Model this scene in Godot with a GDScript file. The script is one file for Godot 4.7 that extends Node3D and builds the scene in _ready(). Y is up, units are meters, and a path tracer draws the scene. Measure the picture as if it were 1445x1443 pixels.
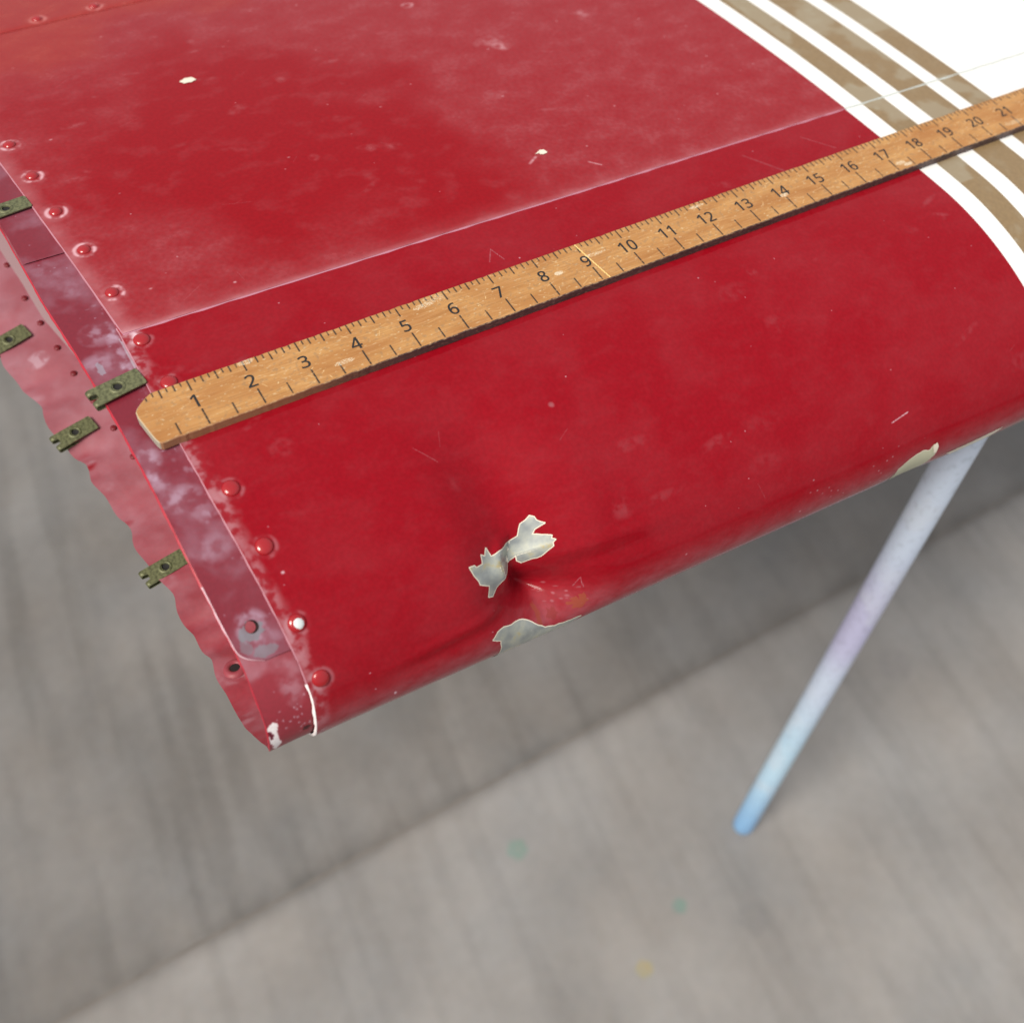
extends Node3D
# A damaged aircraft wing on a trestle, a wooden ruler laid on it. Lengths below are in inches, turned into metres by wpos().

const INCH := 0.0254
const FLOOR_DROP := 32.0
var arc_s := PackedFloat32Array()
var arc_z := PackedFloat32Array()
var arc_y := PackedFloat32Array()
var wing: Node3D
var flange_wave: Callable
var rng := RandomNumberGenerator.new()
var used := {}


func _ready() -> void:
	rng.seed = 7
	# ---- camera
	var cam := Camera3D.new()
	cam.name = "camera"
	var ax := Vector3(0.8517, 0.1034, 0.5137)
	var ay := Vector3(0.3807, 0.5517, -0.7421)
	var az := Vector3(-0.3601, 0.8276, 0.4305)
	cam.transform = Transform3D(Basis(ax, ay, az).orthonormalized(), wpos(Vector3(-1.66, 14.42, 12.39)))
	add_child(cam)
	cam.fov = 51.37
	cam.near = 0.03
	cam.far = 200.0
	var lens := CameraAttributesPhysical.new()
	lens.frustum_focal_length = 24.95
	lens.frustum_near = 0.03
	lens.frustum_far = 200.0
	lens.frustum_focus_distance = 0.51
	lens.exposure_aperture = 4.3
	cam.attributes = lens
	cam.current = true
	# ---- sky, sun, exposure
	var we := WorldEnvironment.new()
	we.name = "world_environment"
	var env := Environment.new()
	env.background_mode = Environment.BG_SKY
	var sm := ProceduralSkyMaterial.new()
	sm.sky_top_color = Color(0.70, 0.71, 0.73)
	sm.sky_horizon_color = Color(0.62, 0.62, 0.63)
	sm.sky_curve = 0.25
	sm.ground_bottom_color = Color(0.35, 0.34, 0.33)
	sm.ground_horizon_color = Color(0.45, 0.45, 0.45)
	sm.sun_angle_max = 80.0
	sm.sun_curve = 0.3
	var sky := Sky.new()
	sky.sky_material = sm
	env.sky = sky
	env.tonemap_mode = Environment.TONE_MAPPER_LINEAR
	env.tonemap_exposure = 1.4
	env.sdfgi_enabled = true
	env.ssao_enabled = true
	env.ssil_enabled = true
	we.environment = env
	add_child(we)
	var sun := DirectionalLight3D.new()
	sun.name = "sun"
	sun.light_color = Color(1.0, 0.97, 0.93)
	sun.light_energy = 0.85
	sun.light_angular_distance = 24.0
	sun.shadow_enabled = true
	add_child(sun)
	sun.look_at_from_position(Vector3.ZERO, -Vector3(-0.80, 0.95, 0.10), Vector3.UP)
	# ---- setting and things
	make_profile()
	build_floor()
	build_wing()
	build_pole()
	build_ruler()
	build_clips()


# ------------------------------------------------------------------ helpers

func wpos(v: Vector3) -> Vector3:
	return Vector3(v.x, v.y + FLOOR_DROP, v.z) * INCH


func numbered(called: String) -> String:
	var n: int = used.get(called, 0)
	used[called] = n + 1
	return called if n == 0 else "%s_%03d" % [called, n]


func thing(called: String, label: String, category: String, at: Vector3, group := "") -> Node3D:
	var o := Node3D.new()
	o.name = numbered(called)
	add_child(o)
	o.position = at
	o.set_meta("label", label)
	o.set_meta("category", category)
	if group != "":
		o.set_meta("group", group)
	return o


func part(called: String, mesh: Mesh, mat: Material, parent: Node3D, label := "") -> MeshInstance3D:
	var o := MeshInstance3D.new()
	o.name = called
	o.mesh = mesh
	o.material_override = mat
	parent.add_child(o, true)
	var up := parent
	var at := Vector3.ZERO
	while up != self:
		at += up.position
		up = up.get_parent()
	o.position = -at
	if label != "":
		o.set_meta("label", label)
	return o


func mat_plain(c: Color, rough: float, metal := 0.0, spec := 0.5) -> StandardMaterial3D:
	var m := StandardMaterial3D.new()
	m.albedo_color = c
	m.roughness = rough
	m.metallic = metal
	m.metallic_specular = spec
	m.cull_mode = BaseMaterial3D.CULL_DISABLED
	return m


func tex(im: Image) -> ImageTexture:
	return ImageTexture.create_from_image(im)


func field(w: int, h: int, freq: float, seed_: int, oct := 4, stretch := Vector2.ONE) -> PackedByteArray:
	var n := FastNoiseLite.new()
	n.seed = seed_
	n.noise_type = FastNoiseLite.TYPE_SIMPLEX_SMOOTH
	n.frequency = freq
	n.fractal_octaves = oct
	var im: Image = n.get_image(maxi(4, int(w / stretch.x)), maxi(4, int(h / stretch.y)))
	if im.get_width() != w or im.get_height() != h:
		im.resize(w, h, Image.INTERPOLATE_CUBIC)
	im.convert(Image.FORMAT_L8)
	return im.get_data()


func lookup(t: Array, s: float) -> float:
	if s <= t[0][0]:
		return t[0][1]
	for i in range(1, t.size()):
		if s <= t[i][0]:
			var a: Array = t[i - 1]
			var b: Array = t[i]
			return lerpf(a[1], b[1], (s - a[0]) / (b[0] - a[0]))
	return t[t.size() - 1][1]


# ------------------------------------------------------------------ the wing's surface

const ZC := 1.3113
const Y_TOP := -0.19
const NOSE_A := 4.439
const NOSE_B := 2.4425
const NOSE_M := 1.8675
var arc_nose := 0.0


func make_profile() -> void:
	var pts := PackedVector2Array()
	for i in 401:
		var z := lerpf(-24.0, ZC, i / 400.0)
		pts.append(Vector2(z, Y_TOP - 0.006873 * (z - ZC) * (z - ZC)))
	for i in range(1, 301):
		var th := i / 300.0 * PI / 2.0
		pts.append(Vector2(ZC + NOSE_A * pow(sin(th), 2.0 / NOSE_M), Y_TOP - NOSE_B * (1.0 - pow(maxf(cos(th), 0.0), 2.0 / NOSE_M))))
	var nose := pts.size() - 1
	var y_nose := Y_TOP - NOSE_B
	for i in range(nose - 1, -1, -1):
		pts.append(Vector2(pts[i].x, 2.0 * y_nose - pts[i].y))
	var s := 0.0
	var sc := 0.0
	for i in pts.size():
		if i > 0:
			s += pts[i].distance_to(pts[i - 1])
		if i == 400:
			sc = s
		arc_s.append(s)
		arc_z.append(pts[i].x)
		arc_y.append(pts[i].y)
	for i in arc_s.size():
		arc_s[i] -= sc
	arc_nose = arc_s[nose]


func prof(s: float) -> Vector2:
	var i := clampi(arc_s.bsearch(s), 1, arc_s.size() - 1)
	var f := (s - arc_s[i - 1]) / maxf(1e-6, arc_s[i] - arc_s[i - 1])
	return Vector2(lerpf(arc_z[i - 1], arc_z[i], f), lerpf(arc_y[i - 1], arc_y[i], f))


# the knock in the leading edge: a crease across it with a soft valley on each side
const CREASE := [[0.0, 4.9], [2.2, 4.95], [3.2, 4.98], [3.85, 4.75], [4.3, 4.82], [4.8, 5.0], [5.4, 5.14], [6.5, 5.2]]


func dent(x: float, s: float) -> float:
	var d := 0.0
	if s > -1.0 and s < 8.0 and x < 8.0 and x > 1.0:
		var f := smoothstep(0.6, 4.3, s) * (1.0 - smoothstep(4.75, 5.85, s))
		var xc := lookup(CREASE, s)
		var u := x - xc
		var sharp := smoothstep(3.0, 4.0, s)
		var w := lerpf(0.8, 0.58, smoothstep(1.5, 4.2, s)) if u < 0.0 else 0.9
		var q := absf(u) / w
		var soft := sqrt(q * q + lerpf(0.30, 0.012, sharp))
		var low := smoothstep(3.9, 4.7, s)
		d += lerpf(0.34, 0.86, low) * f * exp(-1.25 * soft)
		d += 0.20 * smoothstep(0.2, 2.4, s) * (1.0 - smoothstep(4.4, 5.8, s)) * exp(-pow((u + 0.05) / 0.80, 2.0))
		var fold := smoothstep(3.25, 3.7, s) * (1.0 - smoothstep(4.2, 4.9, s))
		d += 0.09 * fold * exp(-absf(u) / (0.05 if u < 0.0 else 0.30))
		d -= 0.11 * fold * exp(-pow((u + 0.24) / 0.15, 2.0))
		d -= 0.045 * f * exp(-pow((u - 1.5) / 0.5, 2.0))
		d -= 0.035 * f * exp(-pow((u + 1.1) / 0.4, 2.0))
	# long shallow creases that run out along the nose on both sides of the knock
	if x > 1.2 and x < 9.5 and s > 3.0 and s < 6.0:
		var right := smoothstep(5.3, 5.9, x) * (1.0 - smoothstep(6.5, 9.0, x))
		var left := smoothstep(1.4, 3.2, x) * (1.0 - smoothstep(4.0, 4.5, x))
		d -= 0.030 * right * exp(-pow((s - 4.05 - 0.05 * (x - 5.6)) / 0.12, 2.0))
		d += 0.030 * right * exp(-pow((s - 4.32 - 0.08 * (x - 5.6)) / 0.14, 2.0))
		d -= 0.026 * left * exp(-pow((s - 4.62 - 0.05 * (4.2 - x)) / 0.10, 2.0))
		d += 0.022 * left * exp(-pow((s - 4.85 - 0.05 * (4.2 - x)) / 0.12, 2.0))
	# ripples in the thin metal
	if s < 7.0:
		d += 0.014 * exp(-pow((x - 12.3) / 1.3, 2.0) - pow((s - 3.6) / 0.9, 2.0))
		d += 0.012 * exp(-pow((x - 9.6) / 1.0, 2.0) - pow((s - 2.2) / 1.2, 2.0))
		d -= 0.010 * exp(-pow((x - 3.2) / 1.5, 2.0) - pow((s - 2.4) / 1.1, 2.0))
		d += 0.05 * exp(-pow((x - 14.0) / 0.55, 2.0) - pow((s - 5.6) / 0.5, 2.0))
		d += 0.006 * sin(x * 0.9 + s * 0.5) * sin(s * 0.8 - x * 0.21)
	return d


func raw(x: float, s: float) -> Vector3:
	var p := prof(s)
	return Vector3(x, p.y, p.x + x * (0.0242 + 0.004017 * p.x))


func nrm(x: float, s: float) -> Vector3:
	var a := prof(s - 0.03)
	var b := prof(s + 0.03)
	var t := (b - a).normalized()
	return Vector3(0.0, t.x, -t.y)


func surf(x: float, s: float, off := 0.0) -> Vector3:
	return raw(x, s) + nrm(x, s) * (off - dent(x, s))


func surf_n(x: float, s: float) -> Vector3:
	var h := 0.02
	var a := surf(x + h, s) - surf(x - h, s)
	var b := surf(x, s + h) - surf(x, s - h)
	return b.cross(a).normalized()


# grid sheet on the wing: xa(s), xb(s) its two side edges; us in 0..1 along the span between them, ss along the arc
func sheet(xa: Callable, xb: Callable, us: Array, ss: Array, off: Callable, uv: Callable, hole := []) -> ArrayMesh:
	var st := SurfaceTool.new()
	st.begin(Mesh.PRIMITIVE_TRIANGLES)
	var nu := us.size()
	for s: float in ss:
		var a: float = xa.call(s)
		var b: float = xb.call(s)
		for u: float in us:
			var x := lerpf(a, b, u)
			st.set_uv(uv.call(x, s))
			st.add_vertex(wpos(surf(x, s, off.call(x, s))))
	for j in ss.size() - 1:
		for i in nu - 1:
			if hole.size() == 4 and i >= hole[0] and i < hole[1] and j >= hole[2] and j < hole[3]:
				continue
			var k := j * nu + i
			for n: int in [k, k + 1, k + nu, k + 1, k + nu + 1, k + nu]:
				st.add_index(n)
	st.generate_normals()
	return st.commit()


func steps(a: float, b: float, d: float) -> Array:
	var n := maxi(1, int(ceil((b - a) / d)))
	var r := []
	for i in n + 1:
		r.append(lerpf(a, b, i / float(n)))
	return r


func joined_steps(marks: Array) -> Array:   # [[from, to, step], ...] back to back
	var r := []
	for m in marks:
		var q := steps(m[0], m[1], m[2])
		if r.size() > 0:
			q.remove_at(0)
		r += q
	return r


# a thin ribbon that closes the cut edge of a sheet
func edge_ribbon(xe: Callable, ss: Array, o0: float, o1: float, push := 0.0) -> ArrayMesh:
	var st := SurfaceTool.new()
	st.begin(Mesh.PRIMITIVE_TRIANGLES)
	for s: float in ss:
		var x: float = xe.call(s)
		var worn := push * (1.0 + 0.35 * sin(s * 9.0) + 0.25 * sin(s * 23.0))
		st.add_vertex(wpos(surf(x + 0.004, s, o0)))
		st.add_vertex(wpos(surf(x - worn, s, o0 - 0.3 * push)))
		st.add_vertex(wpos(surf(x - worn, s, o1)))
	for j in ss.size() - 1:
		for i in 2:
			var k := j * 3 + i
			for n: int in [k, k + 3, k + 1, k + 1, k + 3, k + 4]:
				st.add_index(n)
	st.generate_normals()
	return st.commit()


# a torn patch with the outline poly in (span, arc), laid on the wing
func patch(poly: PackedVector2Array, cell: float, off: float, uvs := 0.5) -> ArrayMesh:
	var st := SurfaceTool.new()
	st.begin(Mesh.PRIMITIVE_TRIANGLES)
	var lo := poly[0]
	var hi := poly[0]
	for p in poly:
		lo = lo.min(p)
		hi = hi.max(p)
	var y := lo.y
	while y < hi.y:
		var x := lo.x
		while x < hi.x:
			var sq := PackedVector2Array([Vector2(x, y), Vector2(x + cell, y), Vector2(x + cell, y + cell), Vector2(x, y + cell)])
			for piece in Geometry2D.intersect_polygons(poly, sq):
				var tri := Geometry2D.triangulate_polygon(piece)
				for i in range(0, tri.size(), 3):
					var q: Array = [piece[tri[i]], piece[tri[i + 1]], piece[tri[i + 2]]]
					var area: float = (q[1] - q[0]).cross(q[2] - q[0])
					if absf(area) < 1e-7:
						continue
					if area < 0.0:
						q.reverse()
					for v: Vector2 in q:
						st.set_uv(v * uvs)
						st.set_normal(surf_n(v.x, v.y))
						st.add_vertex(wpos(surf(v.x, v.y, off)))
			x += cell
		y += cell
	return st.commit()


func ragged(poly: Array, amount: float, seed_: int) -> PackedVector2Array:
	var r := RandomNumberGenerator.new()
	r.seed = seed_
	var out := PackedVector2Array()
	for i in poly.size():
		var a: Vector2 = poly[i]
		var b: Vector2 = poly[(i + 1) % poly.size()]
		out.append(a)
		var n := int(a.distance_to(b) / 0.07)
		for k in range(1, n):
			var t := k / float(n)
			var p := a.lerp(b, t)
			out.append(p + (b - a).normalized().orthogonal() * r.randf_range(-amount, amount))
	return out


func grown(poly: PackedVector2Array, by: float) -> PackedVector2Array:
	var g := Geometry2D.offset_polygon(poly, by)
	return g[0] if g.size() > 0 else poly


func blob(c: Vector2, rx: float, ry: float, seed_: int, n := 14, rough := 0.25) -> PackedVector2Array:
	var r := RandomNumberGenerator.new()
	r.seed = seed_
	var out := PackedVector2Array()
	for i in n:
		var a := TAU * i / n
		var k := 1.0 + r.randf_range(-rough, rough)
		out.append(c + Vector2(cos(a) * rx, sin(a) * ry) * k)
	return out


func frame_at(x: float, s: float, off: float, turn := 0.0, lower := false) -> Transform3D:
	var n := surf_n(x, s)
	if lower:
		n = -n
	var t := (Vector3(1, 0, 0) - n * n.x).normalized()
	t = t.rotated(n, turn)
	var p := surf(x, s, -off if lower else off)
	return Transform3D(Basis(t, n, t.cross(n)), wpos(p))


func lathe(ring: Array, sides: int, cap := true) -> ArrayMesh:   # ring: [radius, height] in inches, outside first
	var st := SurfaceTool.new()
	st.begin(Mesh.PRIMITIVE_TRIANGLES)
	for p in ring:
		for i in sides:
			var a := TAU * i / sides
			st.add_vertex(Vector3(cos(a) * p[0], p[1], sin(a) * p[0]) * INCH)
	for j in ring.size() - 1:
		for i in sides:
			var k := j * sides + i
			var l := j * sides + (i + 1) % sides
			for n: int in [k, k + sides, l, l, k + sides, l + sides]:
				st.add_index(n)
	if cap:
		st.add_vertex(Vector3(0, ring[ring.size() - 1][1], 0) * INCH)
		var top := ring.size() * sides
		for i in sides:
			var k := (ring.size() - 1) * sides
			for n: int in [k + i, top, k + (i + 1) % sides]:
				st.add_index(n)
	st.generate_normals()
	return st.commit()


# ------------------------------------------------------------------ painted skins: maps of dirt and painted reflections drawn in (span, arc)

var mw := 0
var mh := 0
var mx := 0.0
var ms := 0.0
var mres := 64.0
var grime_sheen := PackedFloat32Array()
var grain := PackedByteArray()


func map_begin(x0: float, s0: float, wide: float, high: float, res: float) -> void:
	mx = x0
	ms = s0
	mres = res
	mw = int(wide * res)
	mh = int(high * res)
	grime_sheen.resize(mw * mh)
	grime_sheen.fill(0.0)
	grain = field(mw, mh, 0.055, 97 + mw, 5)


func smudge(x: float, s: float, rx: float, rs: float, amount: float, ring := 0.0, turn := 0.0) -> void:
	var r := maxf(rx, rs) * (1.0 + ring)
	var c := cos(turn)
	var d := sin(turn)
	for j in range(maxi(0, int((s - r - ms) * mres)), mini(mh, int((s + r - ms) * mres) + 1)):
		for i in range(maxi(0, int((x - r - mx) * mres)), mini(mw, int((x + r - mx) * mres) + 1)):
			var u := (i / mres + mx) - x
			var v := (j / mres + ms) - s
			var q := Vector2((u * c + v * d) / rx, (-u * d + v * c) / rs).length()
			var k := 0.0
			if ring > 0.0:
				k = maxf(0.0, 1.0 - absf(q - 1.0) / ring)
			else:
				k = maxf(0.0, 1.0 - q * q)
			if r > 0.06:
				k *= 0.15 + 1.6 * smoothstep(0.3, 0.72, grain[j * mw + i] / 255.0)
			grime_sheen[j * mw + i] = minf(1.0, grime_sheen[j * mw + i] + k * amount)


func scratch(a: Vector2, b: Vector2, width: float, amount: float) -> void:
	var n := int(a.distance_to(b) * mres) + 1
	for i in n + 1:
		var p := a.lerp(b, i / float(n))
		smudge(p.x, p.y, width, width, amount * rng.randf_range(0.2, 1.0))


# base colour, dirt and sheen colour (linear values mixed, stored as sRGB); gives [albedo, roughness]
func map_end(base: Color, over: Color, mottled: PackedByteArray, rough_clean: float, rough_dirty: float) -> Array:
	var b := base.srgb_to_linear()
	var o := over.srgb_to_linear()
	var lut := PackedByteArray()
	for i in 4096:
		lut.append(int(Color(i / 4095.0, 0, 0).linear_to_srgb().r * 255.0 + 0.5))
	var col := PackedByteArray()
	col.resize(mw * mh * 3)
	var ro := PackedByteArray()
	ro.resize(mw * mh)
	for i in mw * mh:
		var g := grime_sheen[i]
		var m := 0.9 + mottled[i] * 0.0008
		col[i * 3] = lut[clampi(int((b.r * m + (o.r - b.r * m) * g) * 4095.0), 0, 4095)]
		col[i * 3 + 1] = lut[clampi(int((b.g * m + (o.g - b.g * m) * g) * 4095.0), 0, 4095)]
		col[i * 3 + 2] = lut[clampi(int((b.b * m + (o.b - b.b * m) * g) * 4095.0), 0, 4095)]
		ro[i] = int((rough_clean + (rough_dirty - rough_clean) * minf(1.0, g * 1.6)) * 255.0)
	return [Image.create_from_data(mw, mh, false, Image.FORMAT_RGB8, col), Image.create_from_data(mw, mh, false, Image.FORMAT_L8, ro)]


func painted(maps: Array, spec: float) -> StandardMaterial3D:
	var m := StandardMaterial3D.new()
	m.albedo_texture = tex(maps[0])
	m.roughness_texture = tex(maps[1])
	m.roughness = 1.0
	m.metallic_specular = spec
	m.texture_repeat = false
	m.cull_mode = BaseMaterial3D.CULL_DISABLED
	return m


func blot(im: Image, poly: PackedVector2Array, c: Color, alpha: float, seed_: int) -> void:
	var r := RandomNumberGenerator.new()
	r.seed = seed_
	var lo := poly[0]
	var hi := poly[0]
	for p in poly:
		lo = lo.min(p)
		hi = hi.max(p)
	for j in range(maxi(0, int((lo.y - ms) * mres)), mini(mh, int((hi.y - ms) * mres) + 1)):
		for i in range(maxi(0, int((lo.x - mx) * mres)), mini(mw, int((hi.x - mx) * mres) + 1)):
			if Geometry2D.is_point_in_polygon(Vector2(i / mres + mx, j / mres + ms), poly):
				im.set_pixel(i, j, im.get_pixel(i, j).lerp(c, alpha * r.randf_range(0.88, 1.0)))


# ------------------------------------------------------------------ the wing

const REAR_EDGE := [[-24.0, -1.28], [-9.0, -0.04], [-5.3, 0.27], [-3.0, 0.46]]
const FRONT_EDGE := [[-3.2, 0.41], [-1.5, 0.41], [-0.17, 0.44], [1.08, 0.48], [2.95, 0.59], [4.0, 0.645], [4.7, 0.64], [5.45, 0.56], [8.0, 0.5], [25.0, 0.5]]
const FLANGE_EDGE := [[-24.0, -2.0], [-14.0, -1.2], [-6.86, -0.6], [-4.39, -0.53], [-2.93, -0.42], [-1.08, -0.32], [0.31, -0.29], [1.84, -0.27], [2.87, -0.23], [3.74, -0.17], [4.92, -0.19], [5.5, -0.24]]
const LOWER_EDGE := [[5.45, -0.24], [6.48, -0.2], [7.48, -0.34], [9.02, -0.34], [10.79, -0.40], [12.37, -0.58], [14.19, -0.76], [16.43, -1.17], [18.59, -1.54], [25.0, -2.6]]
const RED_END := 17.63
const STRIPES := [[18.16, 18.83], [19.34, 20.24], [20.68, 21.36]]
const SPAN := 44.0


func skew(s: float) -> float:
	return 0.034 * (s + 3.0) if s < 3.0 else 0.204


func build_wing() -> void:
	wing = thing("aircraft_wing", "red and white painted metal aircraft wing with gold stripes and a dented leading edge", "aircraft wing", wpos(Vector3(0, -5, 0)))
	var white := mat_plain(Color(0.90, 0.90, 0.89), 0.35, 0.0, 0.5)
	var none := func(_x, _s): return Vector2.ZERO
	var rear := func(s): return lookup(REAR_EDGE, s)
	var front := func(s): return lookup(FRONT_EDGE, s)
	var end := func(_s): return SPAN
	var red_end := func(s): return RED_END + skew(s)
	# span steps: fine round the dent
	var fine := joined_steps([[0.45, 2.6, 0.12], [2.6, 7.2, 0.045], [7.2, 17.63, 0.2]])
	var us_red := []
	for x: float in fine:
		us_red.append((x - 0.45) / (17.63 - 0.45))
	var us_white := steps(0.0, 1.0, 0.02)
	var ss_front := joined_steps([[-3.3, 0.6, 0.15], [0.6, 6.6, 0.05], [6.6, 9.0, 0.12], [9.0, 28.9, 0.5]])
	var ss_rear := joined_steps([[-18.0, -3.0, 0.25]])
	# --- paint maps
	var front_maps := front_paint()
	var red_front := painted(front_maps, 0.25)
	var fx := mx
	var fs := ms
	var fw := mw / mres
	var fh := mh / mres
	var uv_f := func(x, s): return Vector2((x - fx) / fw, (s - fs) / fh)
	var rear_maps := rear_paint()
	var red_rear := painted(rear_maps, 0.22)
	var rx := mx
	var rs := ms
	var rw := mw / mres
	var rh := mh / mres
	var uv_r := func(x, s): return Vector2((x - rx) / rw, (s - rs) / rh)
	# --- skins: white undercoat with the red and the gold laid over it
	var o0 := func(_x, _s): return 0.0
	var o1 := func(_x, _s): return 0.005
	var r0 := func(_x, _s): return 0.02
	var r1 := func(_x, _s): return 0.025
	var from_white := func(s): return RED_END + skew(s) - 0.05
	var front_skin := part("front_skin", sheet(front, red_end, us_red, ss_front, o1, uv_f), red_front, wing, "glossy red skin wrapped round the leading edge")
	var front_white := part("white_paint", sheet(from_white, end, us_white, ss_front, o0, none), white, front_skin, "white painted outer part of the skin")
	front_white.name = "white_paint"
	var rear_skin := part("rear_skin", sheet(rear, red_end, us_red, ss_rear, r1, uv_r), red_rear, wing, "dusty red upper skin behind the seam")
	part("white_paint", sheet(from_white, end, us_white, ss_rear, r0, none), white, rear_skin, "white painted outer part of the skin")
	var gold_maps := gold_paint()
	var gold := painted(gold_maps, 0.5)
	gold.texture_repeat = true
	for k in STRIPES.size():
		var st: Array = STRIPES[k]
		var ga := func(s): return st[0] + skew(s)
		var gb := func(s): return st[1] + skew(s)
		var uv_g := func(x, s): return Vector2((x - st[0]) * 0.09 + 0.31 * k, s * 0.09 + 0.23 * k)
		part("gold_stripe", sheet(ga, gb, steps(0, 1, 0.25), ss_front, o1, uv_g), gold, front_skin, "gold brown painted stripe with worn patches")
		part("gold_stripe", sheet(ga, gb, steps(0, 1, 0.25), ss_rear, r1, uv_g), gold, rear_skin, "gold brown painted stripe with worn patches")
	# cut edges of the skins
	var pale := mat_plain(Color(0.66, 0.45, 0.50), 0.55)
	var bare := mat_plain(Color(0.93, 0.90, 0.90), 0.5)
	part("skin_edge", edge_ribbon(front, joined_steps([[-3.2, 4.4, 0.1]]), 0.006, -0.045, 0.012), pale, front_skin)
	part("skin_edge", edge_ribbon(front, joined_steps([[4.4, 7.0, 0.06], [7.0, 28.9, 0.5]]), 0.007, -0.045, 0.022), bare, front_skin, "bare pale metal edge at the leading edge")
	part("skin_edge", edge_ribbon(rear, joined_steps([[-18.0, -3.0, 0.25]]), 0.026, -0.045, 0.012), pale, rear_skin)
	part("seam_edge", seam_ribbon(0.45, RED_END), mat_plain(Color(0.70, 0.46, 0.53), 0.7), rear_skin)
	part("seam_edge", seam_ribbon(RED_END, SPAN), mat_plain(Color(0.74, 0.77, 0.76), 0.7), rear_skin)
	# --- flange under the skin edge, doublers on it, lower flange
	build_flanges()
	# --- rivets
	var red_gloss := mat_plain(Color(0.60, 0.05, 0.09), 0.16, 0.0, 0.6)
	var dome := lathe([[0.15, -0.02], [0.15, 0.004], [0.142, 0.022], [0.122, 0.040], [0.088, 0.055], [0.045, 0.062]], 20)
	var hollow := lathe([[0.125, -0.03], [0.125, 0.006], [0.115, 0.022], [0.095, 0.040], [0.065, 0.054], [0.033, 0.060]], 20)
	for p: Vector2 in [Vector2(0.30, -9.52), Vector2(0.39, -8.19), Vector2(0.45, -6.82), Vector2(0.57, -5.46), Vector2(0.64, -4.09)]:
		var rv := part("rivet", hollow, red_gloss, wing)
		rv.transform = Transform3D(Basis(), -wing.position) * frame_at(p.x, p.y, 0.026)
	for p: Vector2 in [Vector2(0.70, -2.74), Vector2(0.76, -1.58), Vector2(0.80, -0.4), Vector2(0.83, 0.91), Vector2(0.90, 2.05), Vector2(0.88, 4.40)]:
		var rv := part("rivet", dome, red_gloss, wing)
		rv.transform = Transform3D(Basis(), -wing.position) * frame_at(p.x, p.y, 0.006)
	var worn := part("rivet", dome, red_gloss, wing, "rivet with its paint worn off to bare metal")
	worn.transform = Transform3D(Basis(), -wing.position) * frame_at(0.86, 3.40, 0.006)
	var cap_mesh := lathe([[0.128, 0.040], [0.122, 0.046], [0.089, 0.060], [0.046, 0.068]], 11)
	var cap := part("bare_metal_patch", cap_mesh, mat_plain(Color(0.83, 0.86, 0.86), 0.45, 0.2), worn)
	cap.transform = Transform3D(Basis().scaled(Vector3(0.78, 1.03, 0.84)), Vector3(0.012, 0.0, 0.006) * INCH)
	for p: Vector2 in [Vector2(2.39, -15.07), Vector2(3.80, -15.05), Vector2(5.2, -15.05), Vector2(6.6, -15.05)]:
		var rv := part("rivet", hollow, red_gloss, wing)
		rv.transform = Transform3D(Basis(), -wing.position) * frame_at(p.x, p.y, 0.054)
	# a lapped strip along the rear rivets
	var strip_u := steps(0.0, 1.0, 0.02)
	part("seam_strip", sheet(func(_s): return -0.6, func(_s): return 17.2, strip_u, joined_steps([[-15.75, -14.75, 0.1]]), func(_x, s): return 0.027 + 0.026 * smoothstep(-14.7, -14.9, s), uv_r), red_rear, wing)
	# --- torn paint
	var metal := mat_plain(Color(0.74, 0.77, 0.76), 0.36, 0.5)
	var mt := NoiseTexture2D.new()
	mt.width = 256
	mt.height = 256
	mt.seamless = true
	var fn := FastNoiseLite.new()
	fn.seed = 4
	fn.frequency = 0.02
	mt.noise = fn
	var gr := Gradient.new()
	gr.offsets = PackedFloat32Array([0.12, 0.45, 0.72, 0.97])
	gr.colors = PackedColorArray([Color(0.58, 0.60, 0.60), Color(0.65, 0.67, 0.65), Color(0.71, 0.72, 0.67), Color(0.76, 0.68, 0.46)])
	mt.color_ramp = gr
	metal.albedo_color = Color.WHITE
	metal.albedo_texture = mt
	var rim := mat_plain(Color(0.86, 0.83, 0.76), 0.55)
	var peel := ragged([Vector2(3.91, 3.65), Vector2(4.01, 3.66), Vector2(4.04, 3.71), Vector2(4.19, 3.70), Vector2(4.21, 3.62), Vector2(4.22, 3.54), Vector2(4.29, 3.59), Vector2(4.36, 3.46), Vector2(4.40, 3.64), Vector2(4.66, 3.60), Vector2(4.86, 3.53), Vector2(5.05, 3.49), Vector2(5.16, 3.29), Vector2(5.27, 3.26), Vector2(5.36, 3.21), Vector2(5.42, 3.26), Vector2(5.43, 3.33), Vector2(5.54, 3.43), Vector2(5.35, 3.47), Vector2(5.27, 3.55), Vector2(5.57, 3.69), Vector2(5.54, 3.74), Vector2(5.60, 3.78), Vector2(5.54, 3.81), Vector2(5.53, 3.88), Vector2(5.30, 4.00), Vector2(5.09, 4.01), Vector2(4.98, 4.03), Vector2(4.92, 3.96), Vector2(4.92, 3.84), Vector2(4.82, 3.89), Vector2(4.73, 3.93), Vector2(4.64, 4.05), Vector2(4.52, 4.16), Vector2(4.33, 4.25), Vector2(4.19, 4.36), Vector2(4.10, 4.32), Vector2(4.19, 4.13), Vector2(4.00, 4.01), Vector2(4.00, 3.94), Vector2(3.95, 3.82)], 0.008, 3)
	var pm := part("bare_metal_patch", patch(peel, 0.06, 0.012), metal, front_skin, "ragged bare metal patch where the paint tore off over the dent")
	part("paint_rim", patch(grown(peel, 0.018), 0.06, 0.009), rim, pm)
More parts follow.
